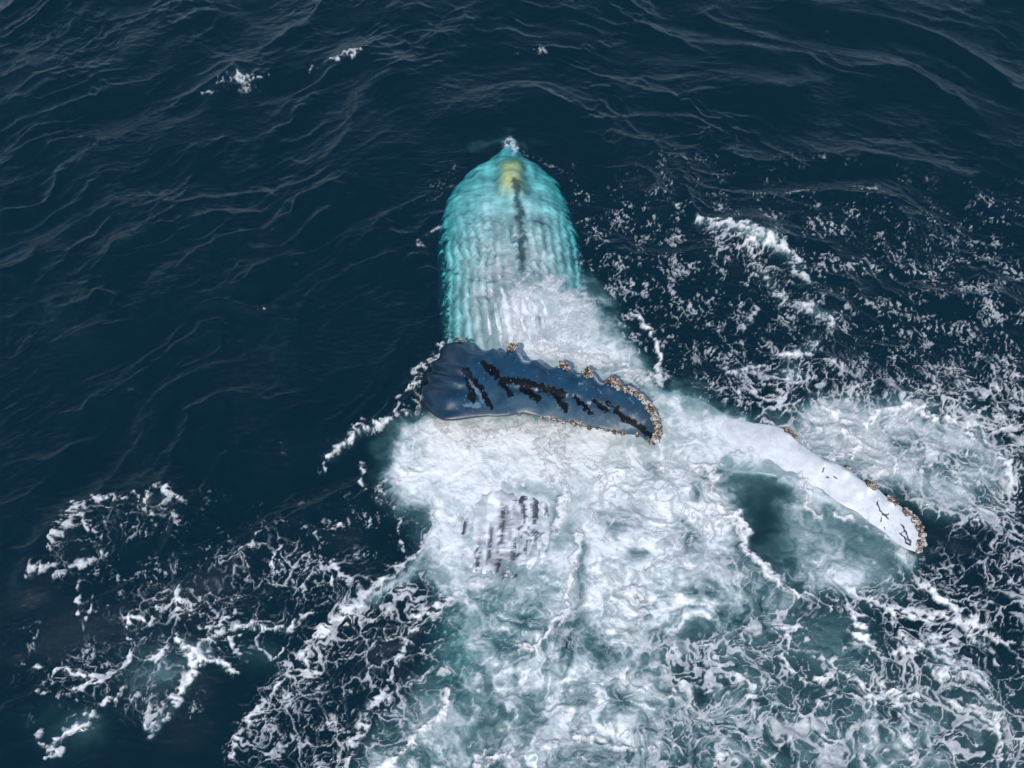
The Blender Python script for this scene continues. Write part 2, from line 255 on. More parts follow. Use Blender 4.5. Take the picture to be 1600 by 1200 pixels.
def mesh_obj(name, co, quads, parent=None, mats=(), smooth=True, tris=None, midx=None):
    me = bpy.data.meshes.new(name)
    co = np.ascontiguousarray(co, np.float32).reshape(-1, 3)
    quads = np.asarray(quads, np.int32).reshape(-1, 4)
    loops = quads.ravel(); starts = np.arange(len(quads), dtype=np.int32)*4
    if tris is not None and len(tris):
        tris = np.asarray(tris, np.int32).reshape(-1, 3)
        starts = np.concatenate([starts, len(loops)+np.arange(len(tris), dtype=np.int32)*3]); loops = np.concatenate([loops, tris.ravel()])
    me.vertices.add(len(co)); me.vertices.foreach_set('co', co.ravel())
    me.loops.add(len(loops)); me.loops.foreach_set('vertex_index', loops.astype(np.int32))
    me.polygons.add(len(starts)); me.polygons.foreach_set('loop_start', starts.astype(np.int32))
    if midx is not None: me.polygons.foreach_set('material_index', np.asarray(midx, np.int32))
    me.update(calc_edges=True); me.validate()
    me.shade_smooth() if smooth else me.shade_flat()
    for m in mats: me.materials.append(m)
    o = bpy.data.objects.new(name, me); sc.collection.objects.link(o)
    if parent: o.parent = parent
    return o
def fattr(o, name, val):
    a = o.data.attributes.new(name, 'FLOAT', 'POINT'); a.data.foreach_set('value', np.ascontiguousarray(val, np.float32).ravel())
def cattr(o, name, rgb):
    c = np.ones((len(rgb), 4), np.float32); c[:, :3] = rgb
    a = o.data.attributes.new(name, 'FLOAT_COLOR', 'POINT'); a.data.foreach_set('color', c.ravel())
def tag(o, **k):
    for a, b in k.items(): o[a] = b

# ------------------------------------------------------------------ materials
class NT:
    def __init__(s, name):
        s.m = bpy.data.materials.new(name); s.m.use_nodes = True; s.t = s.m.node_tree; s.t.nodes.clear()
        s.out = s.n('OutputMaterial')
    def n(s, typ, **inp):
        nd = s.t.nodes.new('ShaderNode'+typ)
        for k, v in inp.items():
            k2 = k.replace('_', ' ')
            if k2 in nd.inputs: s.set(nd.inputs[k2], v)
            else: setattr(nd, k, v)
        return nd
    def set(s, sock, v):
        if isinstance(v, bpy.types.NodeSocket): s.t.links.new(v, sock)
        elif isinstance(v, bpy.types.Node): s.t.links.new(v.outputs[0], sock)
        else: sock.default_value = v
    def attr(s, name, out='Fac'): return s.n('Attribute', attribute_name=name).outputs[out]
    def math(s, op, a, b=0., c=None, clamp=False):
        nd = s.n('Math'); nd.operation = op; nd.use_clamp = clamp
        s.set(nd.inputs[0], a); s.set(nd.inputs[1], b)
        if c is not None: s.set(nd.inputs[2], c)
        return nd.outputs[0]
    def mix(s, f, a, b):
        nd = s.n('MixShader'); s.set(nd.inputs[0], f); s.set(nd.inputs[1], a); s.set(nd.inputs[2], b); return nd.outputs[0]
    def ramp(s, f, stops):
        nd = s.n('ValToRGB'); s.set(nd.inputs[0], f); e = nd.color_ramp.elements
        while len(e) < len(stops): e.new(.5)
        for q, (p, c) in zip(e, stops): q.position = p; q.color = (*c, 1)
        return nd.outputs[0]
    def noise(s, scale, detail=4, rough=.55, vec=None, dist=0.):
        nd = s.n('TexNoise'); nd.inputs['Scale'].default_value = scale; nd.inputs['Detail'].default_value = detail
        nd.inputs['Roughness'].default_value = rough; nd.inputs['Distortion'].default_value = dist
        if vec is not None: s.set(nd.inputs['Vector'], vec)
        return nd.outputs[0]
    def coord(s, scale=(1, 1, 1), rot=0):
        tc = s.n('TexCoord'); mp = s.n('Mapping'); s.t.links.new(tc.outputs['Object'], mp.inputs['Vector'])
        mp.inputs['Scale'].default_value = scale; mp.inputs['Rotation'].default_value = (0, 0, rot); return mp.outputs[0]
    def bump(s, h, dist, strength=1., normal=None):
        nd = s.n('Bump'); nd.inputs['Distance'].default_value = dist; s.set(nd.inputs['Strength'], strength); s.set(nd.inputs['Height'], h)
        if normal is not None: s.set(nd.inputs['Normal'], normal)
        return nd.outputs[0]

def water_material():
    t = NT('sea water')
    rip1 = t.noise(7, 5, .62, t.coord((.8, 1.7, 1), math.radians(-38)), .6)
    rip2 = t.noise(7, 5, .62, t.coord((.8, 1.7, 1), math.radians(24)), .6)
    sx = t.n('SeparateXYZ'); t.set(sx.inputs[0], t.coord())
    side = t.n('MapRange'); t.set(side.inputs[0], sx.outputs[0]); side.inputs[1].default_value = -1.5; side.inputs[2].default_value = 3
    mm = t.n('Mix'); t.set(mm.inputs[0], side.outputs[0]); t.set(mm.inputs[2], rip1); t.set(mm.inputs[3], rip2)
    gust = t.ramp(t.noise(.55, 3, .55, t.coord(), .5), [(.38, (.25, .25, .25)), (.62, (1, 1, 1))])
    b = t.bump(mm.outputs[0], .024, gust)
    fine = t.noise(26, 4, .6, t.coord((1, 1.6, 1), .3), .6); b = t.bump(fine, .0018, gust, b)
    fr = t.n('Fresnel', IOR=1.333); t.set(fr.inputs['Normal'], b)
    gl = t.n('BsdfGlossy', Color=(1, 1, 1, 1), Roughness=.09, distribution='BECKMANN'); t.set(gl.inputs['Normal'], b)
    tr = t.n('BsdfTransparent', Color=(.97, .985, .985, 1))
    df = t.n('BsdfDiffuse', Color=(.0003, .0130, .0205, 1)); t.set(df.inputs['Normal'], b)
    body = t.n('AddShader'); t.set(body.inputs[0], tr.outputs[0]); t.set(body.inputs[1], df.outputs[0])
    clear = t.mix(fr.outputs[0], body.outputs[0], gl.outputs[0])
    milk = t.attr('milk'); foam = t.attr('foam')
    mcol = t.ramp(milk, [(0, (.06, .20, .20)), (.35, (.17, .33, .33)), (.62, (.38, .48, .47)), (.82, (.60, .65, .63)), (1, (.83, .83, .80))])
    cb = t.bump(t.noise(5, 6, .6, t.coord(), .8), .05, .7)
    mk = t.n('BsdfPrincipled', Roughness=.25); t.set(mk.inputs['Base Color'], mcol); t.set(mk.inputs['Normal'], cb); mk.inputs['Specular IOR Level'].default_value = .35
    s1 = t.mix(milk, clear, mk.outputs[0])
    fo = t.n('BsdfPrincipled', Roughness=.7); fo.inputs['Base Color'].default_value = (.60, .63, .64, 1); t.set(fo.inputs['Normal'], cb)
    s2 = t.mix(foam, s1, fo.outputs[0])
    t.set(t.out.inputs['Surface'], s2)
    ab = t.n('VolumeAbsorption', Color=(.0, .875, .875, 1), Density=1.25)
    t.set(t.out.inputs['Volume'], ab.outputs[0])
    return t.m
def foam_material():
    t = NT('sea foam')
    f = t.attr('foam')
    col = t.ramp(f, [(.1, (.52, .56, .55)), (.5, (.62, .64, .63)), (.75, (.72, .72, .70)), (1, (.86, .85, .82))])
    h = t.noise(16, 6, .65, t.coord(), .5); b = t.bump(h, .03, .8)
    p = t.n('BsdfPrincipled', Roughness=.6); t.set(p.inputs['Base Color'], col); t.set(p.inputs['Normal'], b)
    p.inputs['Specular IOR Level'].default_value = .3
    a = t.n('MapRange'); t.set(a.inputs[0], f); a.inputs[1].default_value = .17; a.inputs[2].default_value = .95
    tr = t.n('BsdfTransparent')
    t.set(t.out.inputs['Surface'], t.mix(a.outputs[0], tr.outputs[0], p.outputs[0]))
    return t.m
def skin_material():
    t = NT('whale skin')
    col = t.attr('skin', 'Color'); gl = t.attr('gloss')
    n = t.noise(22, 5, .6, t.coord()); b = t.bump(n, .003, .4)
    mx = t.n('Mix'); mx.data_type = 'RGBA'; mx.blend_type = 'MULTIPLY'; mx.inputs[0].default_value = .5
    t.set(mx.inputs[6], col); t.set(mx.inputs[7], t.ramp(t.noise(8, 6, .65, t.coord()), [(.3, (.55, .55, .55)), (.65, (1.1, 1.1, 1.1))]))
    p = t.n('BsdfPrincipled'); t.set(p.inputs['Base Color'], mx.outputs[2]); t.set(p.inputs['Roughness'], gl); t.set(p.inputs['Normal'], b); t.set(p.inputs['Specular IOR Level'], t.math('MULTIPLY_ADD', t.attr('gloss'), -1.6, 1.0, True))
    t.set(t.out.inputs['Surface'], p.outputs[0])
    return t.m
def barnacle_material():
    t = NT('barnacle shell')
    n = t.noise(26, 4, .7, t.coord())
    col = t.ramp(t.math('MULTIPLY_ADD', t.attr('tone'), .75, t.math('MULTIPLY', n, .25)), [(.05, (.012, .008, .006)), (.32, (.06, .034, .018)), (.52, (.24, .16, .09)), (.75, (.52, .47, .41)), (1, (.82, .80, .76))])
    p = t.n('BsdfPrincipled', Roughness=.55); t.set(p.inputs['Base Color'], col); t.set(p.inputs['Normal'], t.bump(n, .01))
    t.set(t.out.inputs['Surface'], p.outputs[0])
    return t.m
def deep_material():
    t = NT('dark deep water'); t.set(t.out.inputs['Surface'], t.n('BsdfDiffuse', Color=(.001, .004, .008, 1)).outputs[0]); return t.m
M_DEEP = deep_material()
M_WATER, M_FOAM, M_SKIN, M_BARN = water_material(), foam_material(), skin_material(), barnacle_material()

# ------------------------------------------------------------------ water surface
NX, NY = 1080, 830
yt = unproject(800, -60, 0)[1]; yb = unproject(800, 1260, 0)[1]
# rows evenly spaced in the view's foreshortening, then growing out to the far sea
vrow = np.linspace(1260, -60, NY); ycore = unproject(np.full(NY, 800), vrow, 0)[:, 1]
def grow(start, step, end, n):
    g = 1.0
    lo, hi = 1.0, 3.0
    for _ in range(60):
        g = (lo+hi)/2; tot = step*(g**n-1)/(g-1) if g > 1.0001 else step*n
        if tot < abs(end-start): lo = g
        else: hi = g
    d = step*np.cumsum(g**np.arange(n)); return start+np.sign(end-start)*d
yup = grow(ycore[-1], ycore[-1]-ycore[-2], 500, 60); ydn = grow(ycore[0], ycore[1]-ycore[0], -500, 60)
Y = np.concatenate([ydn[::-1], ycore, yup])
xc = np.linspace(-.54, .54, NX); xr = grow(xc[-1], xc[1]-xc[0], 28, 50)
XN = np.concatenate([-xr[::-1], xc, xr])
yw = np.clip(Y, yb-3, yt+8)
def width(y): return (unproject(1600, 600, 0)[0]*2/DIST)*((y-CY)*cp+H*sp)
GXx = XN[None, :]*width(yw)[:, None]; GYy = np.repeat(Y[:, None], len(XN), 1)
PU, PV = project(GXx, GYy, 0)
far = np.maximum(np.abs(GXx)-11, 0)+np.maximum(np.abs(GYy)-10, 0)
near = np.exp(-(far/14)**2)

def rot(x, y, deg):
    a = math.radians(deg); return x*math.cos(a)+y*math.sin(a), -x*math.sin(a)+y*math.cos(a)
# warp for organic outlines (metres)
wx = fbm(GXx*.9, GYy*.9, 4, 3); wy = fbm(GXx*.9+40, GYy*.9+9, 4, 5)
wx2 = fbm(GXx*4, GYy*4, 3, 8); wy2 = fbm(GXx*4+40, GYy*4+9, 3, 9)
SU = PU+wx*7+wx2*4; SV = PV+wy*7+wy2*4
milk = sample(MILK, PU+wx*22+wx2*9, PV+wy*22+wy2*9); ribs = sample(RIBS, PU+wx*9+wx2*8, PV+wy*9+wy2*8); solid = sample(SOLID, PU+wx*9+wx2*8, PV+wy*9+wy2*8); lace = sample(LACE, SU+wx*10, SV+wy*10)
speck = sample(SPECK, SU, SV); blurred_solid = sample(blur(SOLID, 8), SU, SV); churn = sample(CHURN, PU, PV)

def wavefield():
    side = sstep(-2.0, 3.5, GXx+.25*GYy)
    big, small = [], []
    gust = .42+.75*sstep(-.6, .8, fbm(GXx*.22, GYy*.22, 3, 44))+.28*sstep(900, 0, PU+1.3*PV)-.22*sstep(900, 1500, PU)*sstep(500, 100, PV)
    for k, ang in enumerate((38, -24)):       # crest lines climb to the right on the left side, fall to the right on the right side
        a, b = rot(GXx, GYy, ang)
        q = gnoise(a*.35, b*.35, 20+k)*.6; q2 = gnoise(a*.9, b*.9, 22+k)*.5
        h = .12*fbm(a*.10+q*.3, b*.24+q, 2, 21+k)
        r1 = ridge(a*.20+q*.5, b*.50+q, 1, 25+k); h = h+.13*(r1-.6)
        n2 = 1-np.minimum(1, np.abs(gnoise(a*.55+q*.6+.22*wx, b*1.25+q*1.2+q2*.6+.28*wy, 29+k))*1.6)
        n3 = 1-np.minimum(1, np.abs(gnoise(a*.9+q+.15*wx, b*3.0+q*2+q2+.15*wy, 31+k))*1.6)
        n4 = ridge(a*2.8+q+.5*wx+.2*wx2, b*6.6+2*q+q2+.3*wy+.25*wy2, 4, 33+k, .62)
        big.append(h); small.append((.080*(n2**1.7-.4)*(.3+.9*r1)+.024*(n3**1.5-.4)*(.25+n2)+.013*(n4-.6)*(.25+1.2*n2*n3))*gust)
    iso = (ridge(GXx*1.7+.6*wx, GYy*2.3+.6*wy, 4, 141, .6)-.6)*.034*gust*(.4+.9*sstep(-.4, .6, fbm(GXx*.5, GYy*.5, 2, 149)))
    h = big[0]*(1-side)+big[1]*side+.05*gnoise(GXx*.5, GYy*.5, 40)
    return h, (small[0]*(1-side)+small[1]*side)*.85+iso
wav, chop = wavefield()
calm = sample(blur(union(poly([(670, 200), (930, 200), (960, 500), (1060, 580), (1460, 800), (1460, 900), (1380, 880), (1150, 760), (960, 700), (940, 960), (640, 960), (660, 600)], 10, .93)), 18), PU, PV)
deglint = 1-.75*sample(union(blob(222, 510, 60, 40), blob(248, 775, 45, 30)), PU, PV)      # waves flattened at two spots to take out sun glints
chop = chop*deglint; wav = wav*deglint
z = (wav*.85*(1-.85*calm)*(1-.5*sstep(650, 1000, PV))+chop*(1-.45*calm)*(1-.65*milk)*(1-.3*sstep(650, 1100, PV)))*(.35+.65*near)
z = z+churn*(1-.6*calm)*(.05*fbm(GXx*1.6, GYy*1.6, 4, 50)+.05*(ridge(GXx*2.5+wx, GYy*2.5+wy, 3, 55)-.5))
z = z+sstep(.3, 1, solid)*.022*(1-.7*calm)
# bow swell in front of the whale's chin and wave crests that break
z = z+.12*sample(stroke([(1000, 300), (1100, 345), (1180, 360), (1250, 420), (1290, 500)], 26), PU, PV)
z = z+.10*sample(stroke([(340, 150), (372, 120), (440, 112), (500, 98), (560, 82), (620, 95)], 22), PU, PV)
z = z+.10*sample(stroke([(40, 910), (90, 825), (160, 775), (270, 765)], 26), PU, PV)

# ---- foam pattern
inview = (far < .5)
def quant(a):
    """turn a pattern into its own rank 0..1, so that a density is the share of water it covers"""
    q = np.quantile(a[inview][::7], np.linspace(0, 1, 200)); return np.interp(a, q, np.linspace(0, 1, 200))
br = fbm(GXx*2.1, GYy*2.1, 4, 60)
churn_f = fbm(GXx*3.2+.8*wx, GYy*3.2+.8*wy, 6, 70, .62)
filam = quant(ridge(GXx*1.9+1.1*wx+.3*wx2, GYy*1.9+1.1*wy+.3*wy2, 5, 74, .62))
fx3 = .5
wx3 = fbm(GXx*12, GYy*12, 3, 101); wy3 = fbm(GXx*12+5, GYy*12+8, 3, 103)
u_, v_ = GXx+.34*wx+.07*wx2+.010*wx3, GYy+.34*wy+.07*wy2+.010*wy3
f1, f2 = worley(u_*1.9, v_*2.1, 1); la = quant(-(f2-f1)-.10*br)
f1, f2 = worley(u_*4.4+3, v_*4.8, 2); lb = quant(-(f2-f1)-.12*br)
f1, f2 = worley(u_*9.5+3, v_*9.5, 4); lc_ = quant(-(f2-f1))
lr = quant(ridge(u_*2.8, v_*3.4, 4, 66, .52))
br2 = fbm(GXx*5, GYy*5, 3, 105)
lp = quant(.35*la+.35*lb+.5*lr+.12*lc_)
fine = fbm(GXx*9, GYy*9, 4, 95, .65)
def cover(pat, dens, soft): return sstep(0, soft, dens*(1+soft*.5)-(1-pat))
tone = np.clip(.62+.22*churn_f+.15*fine, .15, 1)
dl = np.clip(lace*(.80+.95*br), 0, 1)
dn = np.clip(dl+.10*br2*sstep(0, .2, dl), 0, 1)
F_l = 1-(1-cover(la, dn*.48, .12))*(1-cover(lb, dn*.50, .16)*.9)*(1-cover(lr, dn*.36, .16)*.9)*(1-cover(lc_, dn*.16, .2)*.5)
F_l = F_l*np.clip(tone*(.75+.45*lace), 0, .95)
F_r = cover(quant(.5*lr+.35*lb+.35*fine+.25*br2+.2*churn_f), ribs*.92*sstep(.03, .25, ribs), .5)*np.clip(.40+.42*ribs+.25*churn_f+.2*fine, .1, 1)
sp_ = quant(.5*churn_f+.45*(filam-.5)*2+.65*fine+.45*(lr-.5)+.35*(lb-.5))
F_s = cover(sp_, np.clip(solid*1.1, 0, 1.1)*sstep(.03, .2, solid), .6)*np.clip(.35+.75*solid+.15*fine, 0, 1)
sx, sy = rot(GXx, GYy, 20); s1 = quant(quant(ridge(sx*7+wx2*.6, sy*4.2+wy2*.6, 4, 80, .7))+.30*fbm(sx*16, sy*11, 3, 86)+.22*br+.15*br2)
F_p = cover(s1, np.clip(speck*(.62+.75*br), 0, 1), .12)*np.clip(tone*(.62+.3*br), .1, .85)
F_s = F_s*(1-.30*sstep(-.1, .8, fine+.5*br2)*(1-.5*solid))
foam = 1-(1-F_l)*(1-F_s)*(1-F_p)*(1-F_r)
flow = quant(ridge(GXx*1.5+.9*wx+.2*wx2, GYy*.75+.9*wy+.2*wy2, 4, 171, .6)+.35*fbm(GXx*1.3, GYy*1.3, 3, 177))
veil = (flow-.5)*.9+.18*churn_f+.35*sstep(.75, 1, filam)
milk = np.clip(milk+veil*(.28+.30*sstep(820, 960, PV))*sstep(.1, .5, milk)+.02*sstep(.4, .8, milk)-.05*sstep(.05, .4, milk)*(1-sstep(.4, .8, milk)), 0, .97)
milk = np.clip(np.maximum(milk, .8*blurred_solid*sstep(.1, .6, blurred_solid)), 0, .97)
z = z+foam*.012*near
if DEBUG: gy, gx = np.gradient(z); print('slope rms', np.std((gx/np.gradient(GXx, axis=1))[inview]), np.std((gy/np.gradient(GYy, axis=0))[inview]), 'foam', foam[inview].mean())

nyy, nxx = z.shape
idx = np.arange(nyy*nxx).reshape(nyy, nxx)
quads = np.stack([idx[:-1, :-1], idx[:-1, 1:], idx[1:, 1:], idx[1:, :-1]], -1).reshape(-1, 4)
lean = (chop+.4*wav)*near*(1-calm)*(1-.7*milk)         # crests lean away, their backs are the steeper side
side_ = sstep(-2.0, 3.5, GXx+.25*GYy)
co = np.stack([GXx+lean*(.35-.75*(1-side_)), GYy+lean*.95, z], -1).reshape(-1, 3)
rim = np.concatenate([idx[0, :-1], idx[:-1, -1], idx[-1, :0:-1], idx[:0:-1, 0]])
nb = len(co); low = co[rim].copy(); low[:, 2] = -16
rn = np.arange(len(rim)); walls = np.stack([rim, nb+rn, nb+(rn+1) % len(rim), rim[(rn+1) % len(rim)]], -1)
cc = nb+len(rim); tri = np.stack([nb+(rn+1) % len(rim), nb+rn, np.full(len(rn), cc)], -1)
allco = np.concatenate([co, low, [[0, 0, -16]]])
sea = mesh_obj('sea', allco, np.concatenate([quads, walls]), mats=[M_WATER, M_DEEP], tris=tri, midx=np.concatenate([np.zeros(len(quads)), np.ones(len(walls)+len(tri))]))
pad = np.zeros(len(allco)-nb)
soft = np.clip(foam*1.2, 0, 1)*.75*(foam < .35)+(foam >= .35)*.6
fattr(sea, 'foam', np.concatenate([(foam*.6).ravel(), pad])); fattr(sea, 'milk', np.concatenate([milk.ravel(), pad]))
tag(sea, kind='structure', label='dark blue open sea with streaked waves and milky green churned water')

# ---- foam as its own raised geometry, the two small whitecaps apart
def foam_sheet(name, mask, **tags):
    m4 = mask[:-1, :-1] | mask[:-1, 1:] | mask[1:, 1:] | mask[1:, :-1]
    q = quads.reshape(nyy-1, nxx-1, 4)[m4]
    used, inv = np.unique(q, return_inverse=True)
    c = co[used].copy(); f = foam.ravel()[used]
    bil = fbm(c[:, 0]*9, c[:, 1]*9, 4, 90, .6)
    c[:, 2] += .004+(1-.75*milk.ravel()[used])*f*(.018+.014*bil)+.03*np.clip(F_s.ravel()[used]-.4, 0, 1)*(1+.8*bil)*(1-.6*calm.ravel()[used])
    o = mesh_obj(name, c, inv.reshape(-1, 4), mats=[M_FOAM]); fattr(o, 'foam', f); tag(o, **tags); return o
fm = (foam > .2) & (far < 1.5)
cap1 = fm & (PU > 290) & (PU < 450) & (PV > 85) & (PV < 185)
cap2 = fm & (PU > 506) & (PU < 585) & (PV > 65) & (PV < 130)
cap3 = fm & (PU > 465) & (PU < 506) & (PV > 95) & (PV < 130)
foam_sheet('sea_foam', fm & ~cap1 & ~cap2 & ~cap3, kind='stuff', label='white foam and broken whitewater spread around the whale')
foam_sheet('whitecap', cap1, label='largest splashing whitecap on dark water up and left of the whale', category='whitecap', group='whitecaps on open water')
foam_sheet('whitecap', cap2, label='thin curved whitecap along a wave crest, nearest the top edge', category='whitecap', group='whitecaps on open water')
foam_sheet('whitecap', cap3, label='tiny foam dab between the splashing whitecap and the curved one', category='whitecap', group='whitecaps on open water')

# ------------------------------------------------------------------ whale
whale = bpy.data.objects.new('humpback_whale', None); sc.collection.objects.link(whale)
tag(whale, label='humpback whale rolling belly up with one dark flipper raised over its pleated belly', category='whale')

def csmooth(x, xp, fp):   # monotone-ish smooth interpolation (catmull rom)
    xp = np.asarray(xp); fp = np.asarray(fp); m = np.gradient(fp, xp)
    i = np.clip(np.searchsorted(xp, x)-1, 0, len(xp)-2); h = xp[i+1]-xp[i]; t = (x-xp[i])/h
    return (2*t**3-3*t**2+1)*fp[i]+(t**3-2*t**2+t)*h*m[i]+(-2*t**3+3*t**2)*fp[i+1]+(t**3-t**2)*h*m[i+1]
def build_body():
    ns, nt = 620, 340
    vv = np.concatenate([[226], 226+(1440-226)*np.linspace(0, 1, ns-1)[1:]**1.15, [1440.001]])[:ns]
    cu, hw, zt, hh = [csmooth(vv, body_rows[:, 0], body_rows[:, k]) for k in (1, 2, 3, 4)]
    P = unproject(cu, vv, zt); sc_ = (P[:, 1]-CY)*cp+(H-P[:, 2])*sp
    w = np.maximum(hw, .5)*sc_/FPX
    # more points on the upper (visible) side
    th = np.linspace(0, 2*math.pi, nt, endpoint=False); th = th-.45*np.sin(2*th)*.5
    T, V = np.meshgrid(th, vv); W = w[:, None]; CX = P[:, 0][:, None]; Yc = P[:, 1][:, None]; ZT = zt[:, None]; HH = hh[:, None]
    ex = 2/2.5
    cx_ = np.cos(T); sx_ = np.sin(T)
    X = CX+W*np.sign(cx_)*np.abs(cx_)**ex; Z = ZT-HH+HH*np.sign(sx_)*np.abs(sx_)**ex
    xr_ = (X-CX)
    flat = .62*sstep(700, 780, V)*(1-sstep(890, 950, V)); Z = np.where(Z > ZT-.5, ZT-(ZT-Z)*(1-flat*sstep(.5, .1, ZT-Z)), Z)
    # ventral pleats: rounded ridges, narrow grooves
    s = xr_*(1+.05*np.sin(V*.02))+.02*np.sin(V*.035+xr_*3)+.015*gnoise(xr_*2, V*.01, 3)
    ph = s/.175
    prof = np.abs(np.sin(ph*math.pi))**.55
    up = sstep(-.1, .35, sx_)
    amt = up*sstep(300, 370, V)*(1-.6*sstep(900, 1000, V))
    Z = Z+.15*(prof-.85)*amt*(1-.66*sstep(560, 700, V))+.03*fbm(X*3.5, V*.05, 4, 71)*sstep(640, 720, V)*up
    X = X+.018*gnoise(X*3, V*.06, 5)*up+.02*gnoise(X*1.2+9, V*.03, 6)*up
    Z = Z+.025*gnoise(X*2.2, V*.035, 7)*up+(.022*gnoise(X*1.8+gnoise(X, V*.05, 8), V*.09, 9)+.010*gnoise(X*6, V*.25, 19))*up*(1-.8*sstep(380, 520, V))
    wob = (1-.9*sstep(400, 540, V))*(.45+.55*sstep(-.2, .6, gnoise(X*.8, V*.02, 51)))
    X = X+wob*(.060*gnoise(X*1.6, V*.075, 41)+.042*gnoise(X*3.5+3, V*.20, 42)+.05*gnoise(X*.8+3, V*.38, 43)*sstep(.6, 1, np.abs(X-CX)/np.maximum(W, .01)))
    # chin knob and rows of head tubercles
    Uc = 800+(X)*FPX/sc_[:, None]
    kn = np.exp(-((Uc-799)/19)**4-((V-280)/26)**4); Z = Z+.26*kn*up
    for (a, b) in [(745, 268), (770, 250), (832, 262), (852, 290), (728, 300), (718, 330), (870, 325), (757, 320), (835, 320)]:
        Z = Z+.04*np.exp(-((Uc-a)/7)**2-((V-b)/7)**2)*up
    # colours of the skin, with rippling light mottled into them
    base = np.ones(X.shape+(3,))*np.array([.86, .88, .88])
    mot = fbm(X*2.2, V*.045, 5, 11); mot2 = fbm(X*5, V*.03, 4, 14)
    base *= np.clip(.80+.36*mot+.34*mot2, .12, 1.2)[..., None]  # natural blotches, plus patches imitating sunlight focused by the waves
    def lay(c, m):
        m = np.clip(m, 0, 1)[..., None]; base[:] = base*(1-m)+np.array(c)*m
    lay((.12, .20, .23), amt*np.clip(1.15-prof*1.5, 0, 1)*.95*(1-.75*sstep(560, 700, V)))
    lay((.85, .70, .22), kn*1.0*np.clip(.85+.5*gnoise(X*6, V*.1, 2), 0, 1))
    d = segdist(Uc+5*gnoise(X*5, V*.08, 4), V, [(806, 296), (812, 330), (814, 370), (817, 420)]); lay((.03, .05, .05), (1-sstep(3, 9, d+4*gnoise(X*8, V*.25, 33)))*.9)
    for pts in ([(775, 262), (777, 305)], [(822, 268), (826, 300)], [(745, 265), (715, 290), (690, 300)]):
        d = segdist(Uc+4*gnoise(X*5, V*.08, 4), V, pts); lay((.05, .12, .14), (1-sstep(1.5, 7, d))*.55*sstep(-.5, .4, gnoise(X*6, V*.15, 31)))
    # dark streaks along the belly
    st = gnoise(X*9+.8*gnoise(X*4, V*.05, 6), V*.02, 12)*.55+fbm(X*14+gnoise(X*9, V*.2, 16), V*.11, 4, 13, .7)*.45
    for (a, v0, v1, ww) in [(700, 840, 900, 4), (722, 800, 905, 6), (748, 840, 895, 6), (766, 820, 900, 4), (783, 785, 900, 7), (812, 760, 902, 18), (834, 755, 850, 8), (849, 790, 905, 7), (868, 830, 895, 5), (800, 890, 945, 26), (742, 920, 1040, 30)]:
        m = np.exp(-((Uc-a-(V-850)*-.08)/ww)**4)*sstep(v0-12, v0+12, V)*(1-sstep(v1-10, v1+10, V))
        lay((.012, .015, .02), m*sstep(-.10, .14, st)*.9)
    jag = .55*gnoise(X*3, V*.16, 21)+.35*gnoise(X*5, V*.4, 22)
    reach = np.abs(X-CX)/np.maximum(W, .01)
    lay((.02, .035, .05), sstep(.88, .93, reach+.20*jag*(1-.8*sstep(400, 560, V)))*.97*sstep(-.9, .2, 1-sx_)); side = 1-sstep(-.35, .15, sx_); lay((.03, .045, .06), side*.97)
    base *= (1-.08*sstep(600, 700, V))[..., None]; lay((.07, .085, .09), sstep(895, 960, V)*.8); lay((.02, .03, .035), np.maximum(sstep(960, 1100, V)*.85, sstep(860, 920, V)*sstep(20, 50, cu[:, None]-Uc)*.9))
    e = np.abs(Uc-cu[:, None])/np.maximum(hw[:, None], 1)
    co_ = np.stack([X, np.broadcast_to(Yc, X.shape), Z], -1)
    i = np.arange(ns*nt).reshape(ns, nt)
    q = np.stack([i[:-1, :], np.roll(i, -1, 1)[:-1, :], np.roll(i, -1, 1)[1:, :], i[1:, :]], -1).reshape(-1, 4)
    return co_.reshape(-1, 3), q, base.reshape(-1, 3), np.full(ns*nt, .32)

def arclen(p, n):
    p = np.asarray(p, float); d = np.concatenate([[0], np.cumsum(np.hypot(*np.diff(p, axis=0).T))]); d /= d[-1]
    t = np.linspace(0, 1, n); return np.stack([np.interp(t, d, p[:, 0]), np.interp(t, d, p[:, 1])], -1)
def gsm(a, s):
    n = int(3*s)+1; k = np.exp(-.5*(np.arange(-n, n+1)/s)**2); k /= k.sum()
    b = np.concatenate([2*a[0]-a[n:0:-1], a, 2*a[-1]-a[-2:-n-2:-1]])
    return np.stack([np.convolve(b[:, j], k, 'valid') for j in range(b.shape[1])], -1)

L_lead = [(716,531),(723,532),(729,537),(737,548.5),(748,550),(758,551),(765,548),(771,544.6),(777,549),(783,556),(790,554),(797,541),(806,544),(813,554),(819,564),(828,565),(837,563),(845,569),(855,577),(864,576),(871,571),(881,571),(888,577),(897,585),(908,586.6),(914,580),(923,580),(930,586),(936,597),(944,600),(950,593),(958,593),(966,600),(973,608),(981,605),(990,610),(1000,617),(1007.5,624.7),(1014,630),(1020.6,641.7),(1026,650),(1031,662.7),(1033,672),(1031,684),(1026,692)]
L_trail = [(679,655),(690,657),(705.6,657.5),(725,655),(745,652),(762,650.5),(776.5,651),(795,650),(808,647),(820,646.5),(837,649.6),(850,654),(863,655),(877,660),(889,660),(905,665),(918,668),(935,669),(949.7,673),(963,677),(976,678.5),(989,679),(1002,682),(1012,689),(1022,694)]
R_lead = [(1010,596),(1039,612),(1065,617),(1090,623),(1112,634),(1132,647),(1150,653),(1168,659),(1190,663),(1210,665),(1228,672),(1240,680),(1249,692),(1268,706),(1288,718),(1308,725),(1327,734),(1340,746),(1354,755),(1364,758),(1372,764),(1382,774),(1393,782),(1405,789),(1417,799),(1426,806),(1434,815),(1441,826),(1445,840),(1444,852),(1438,862)]
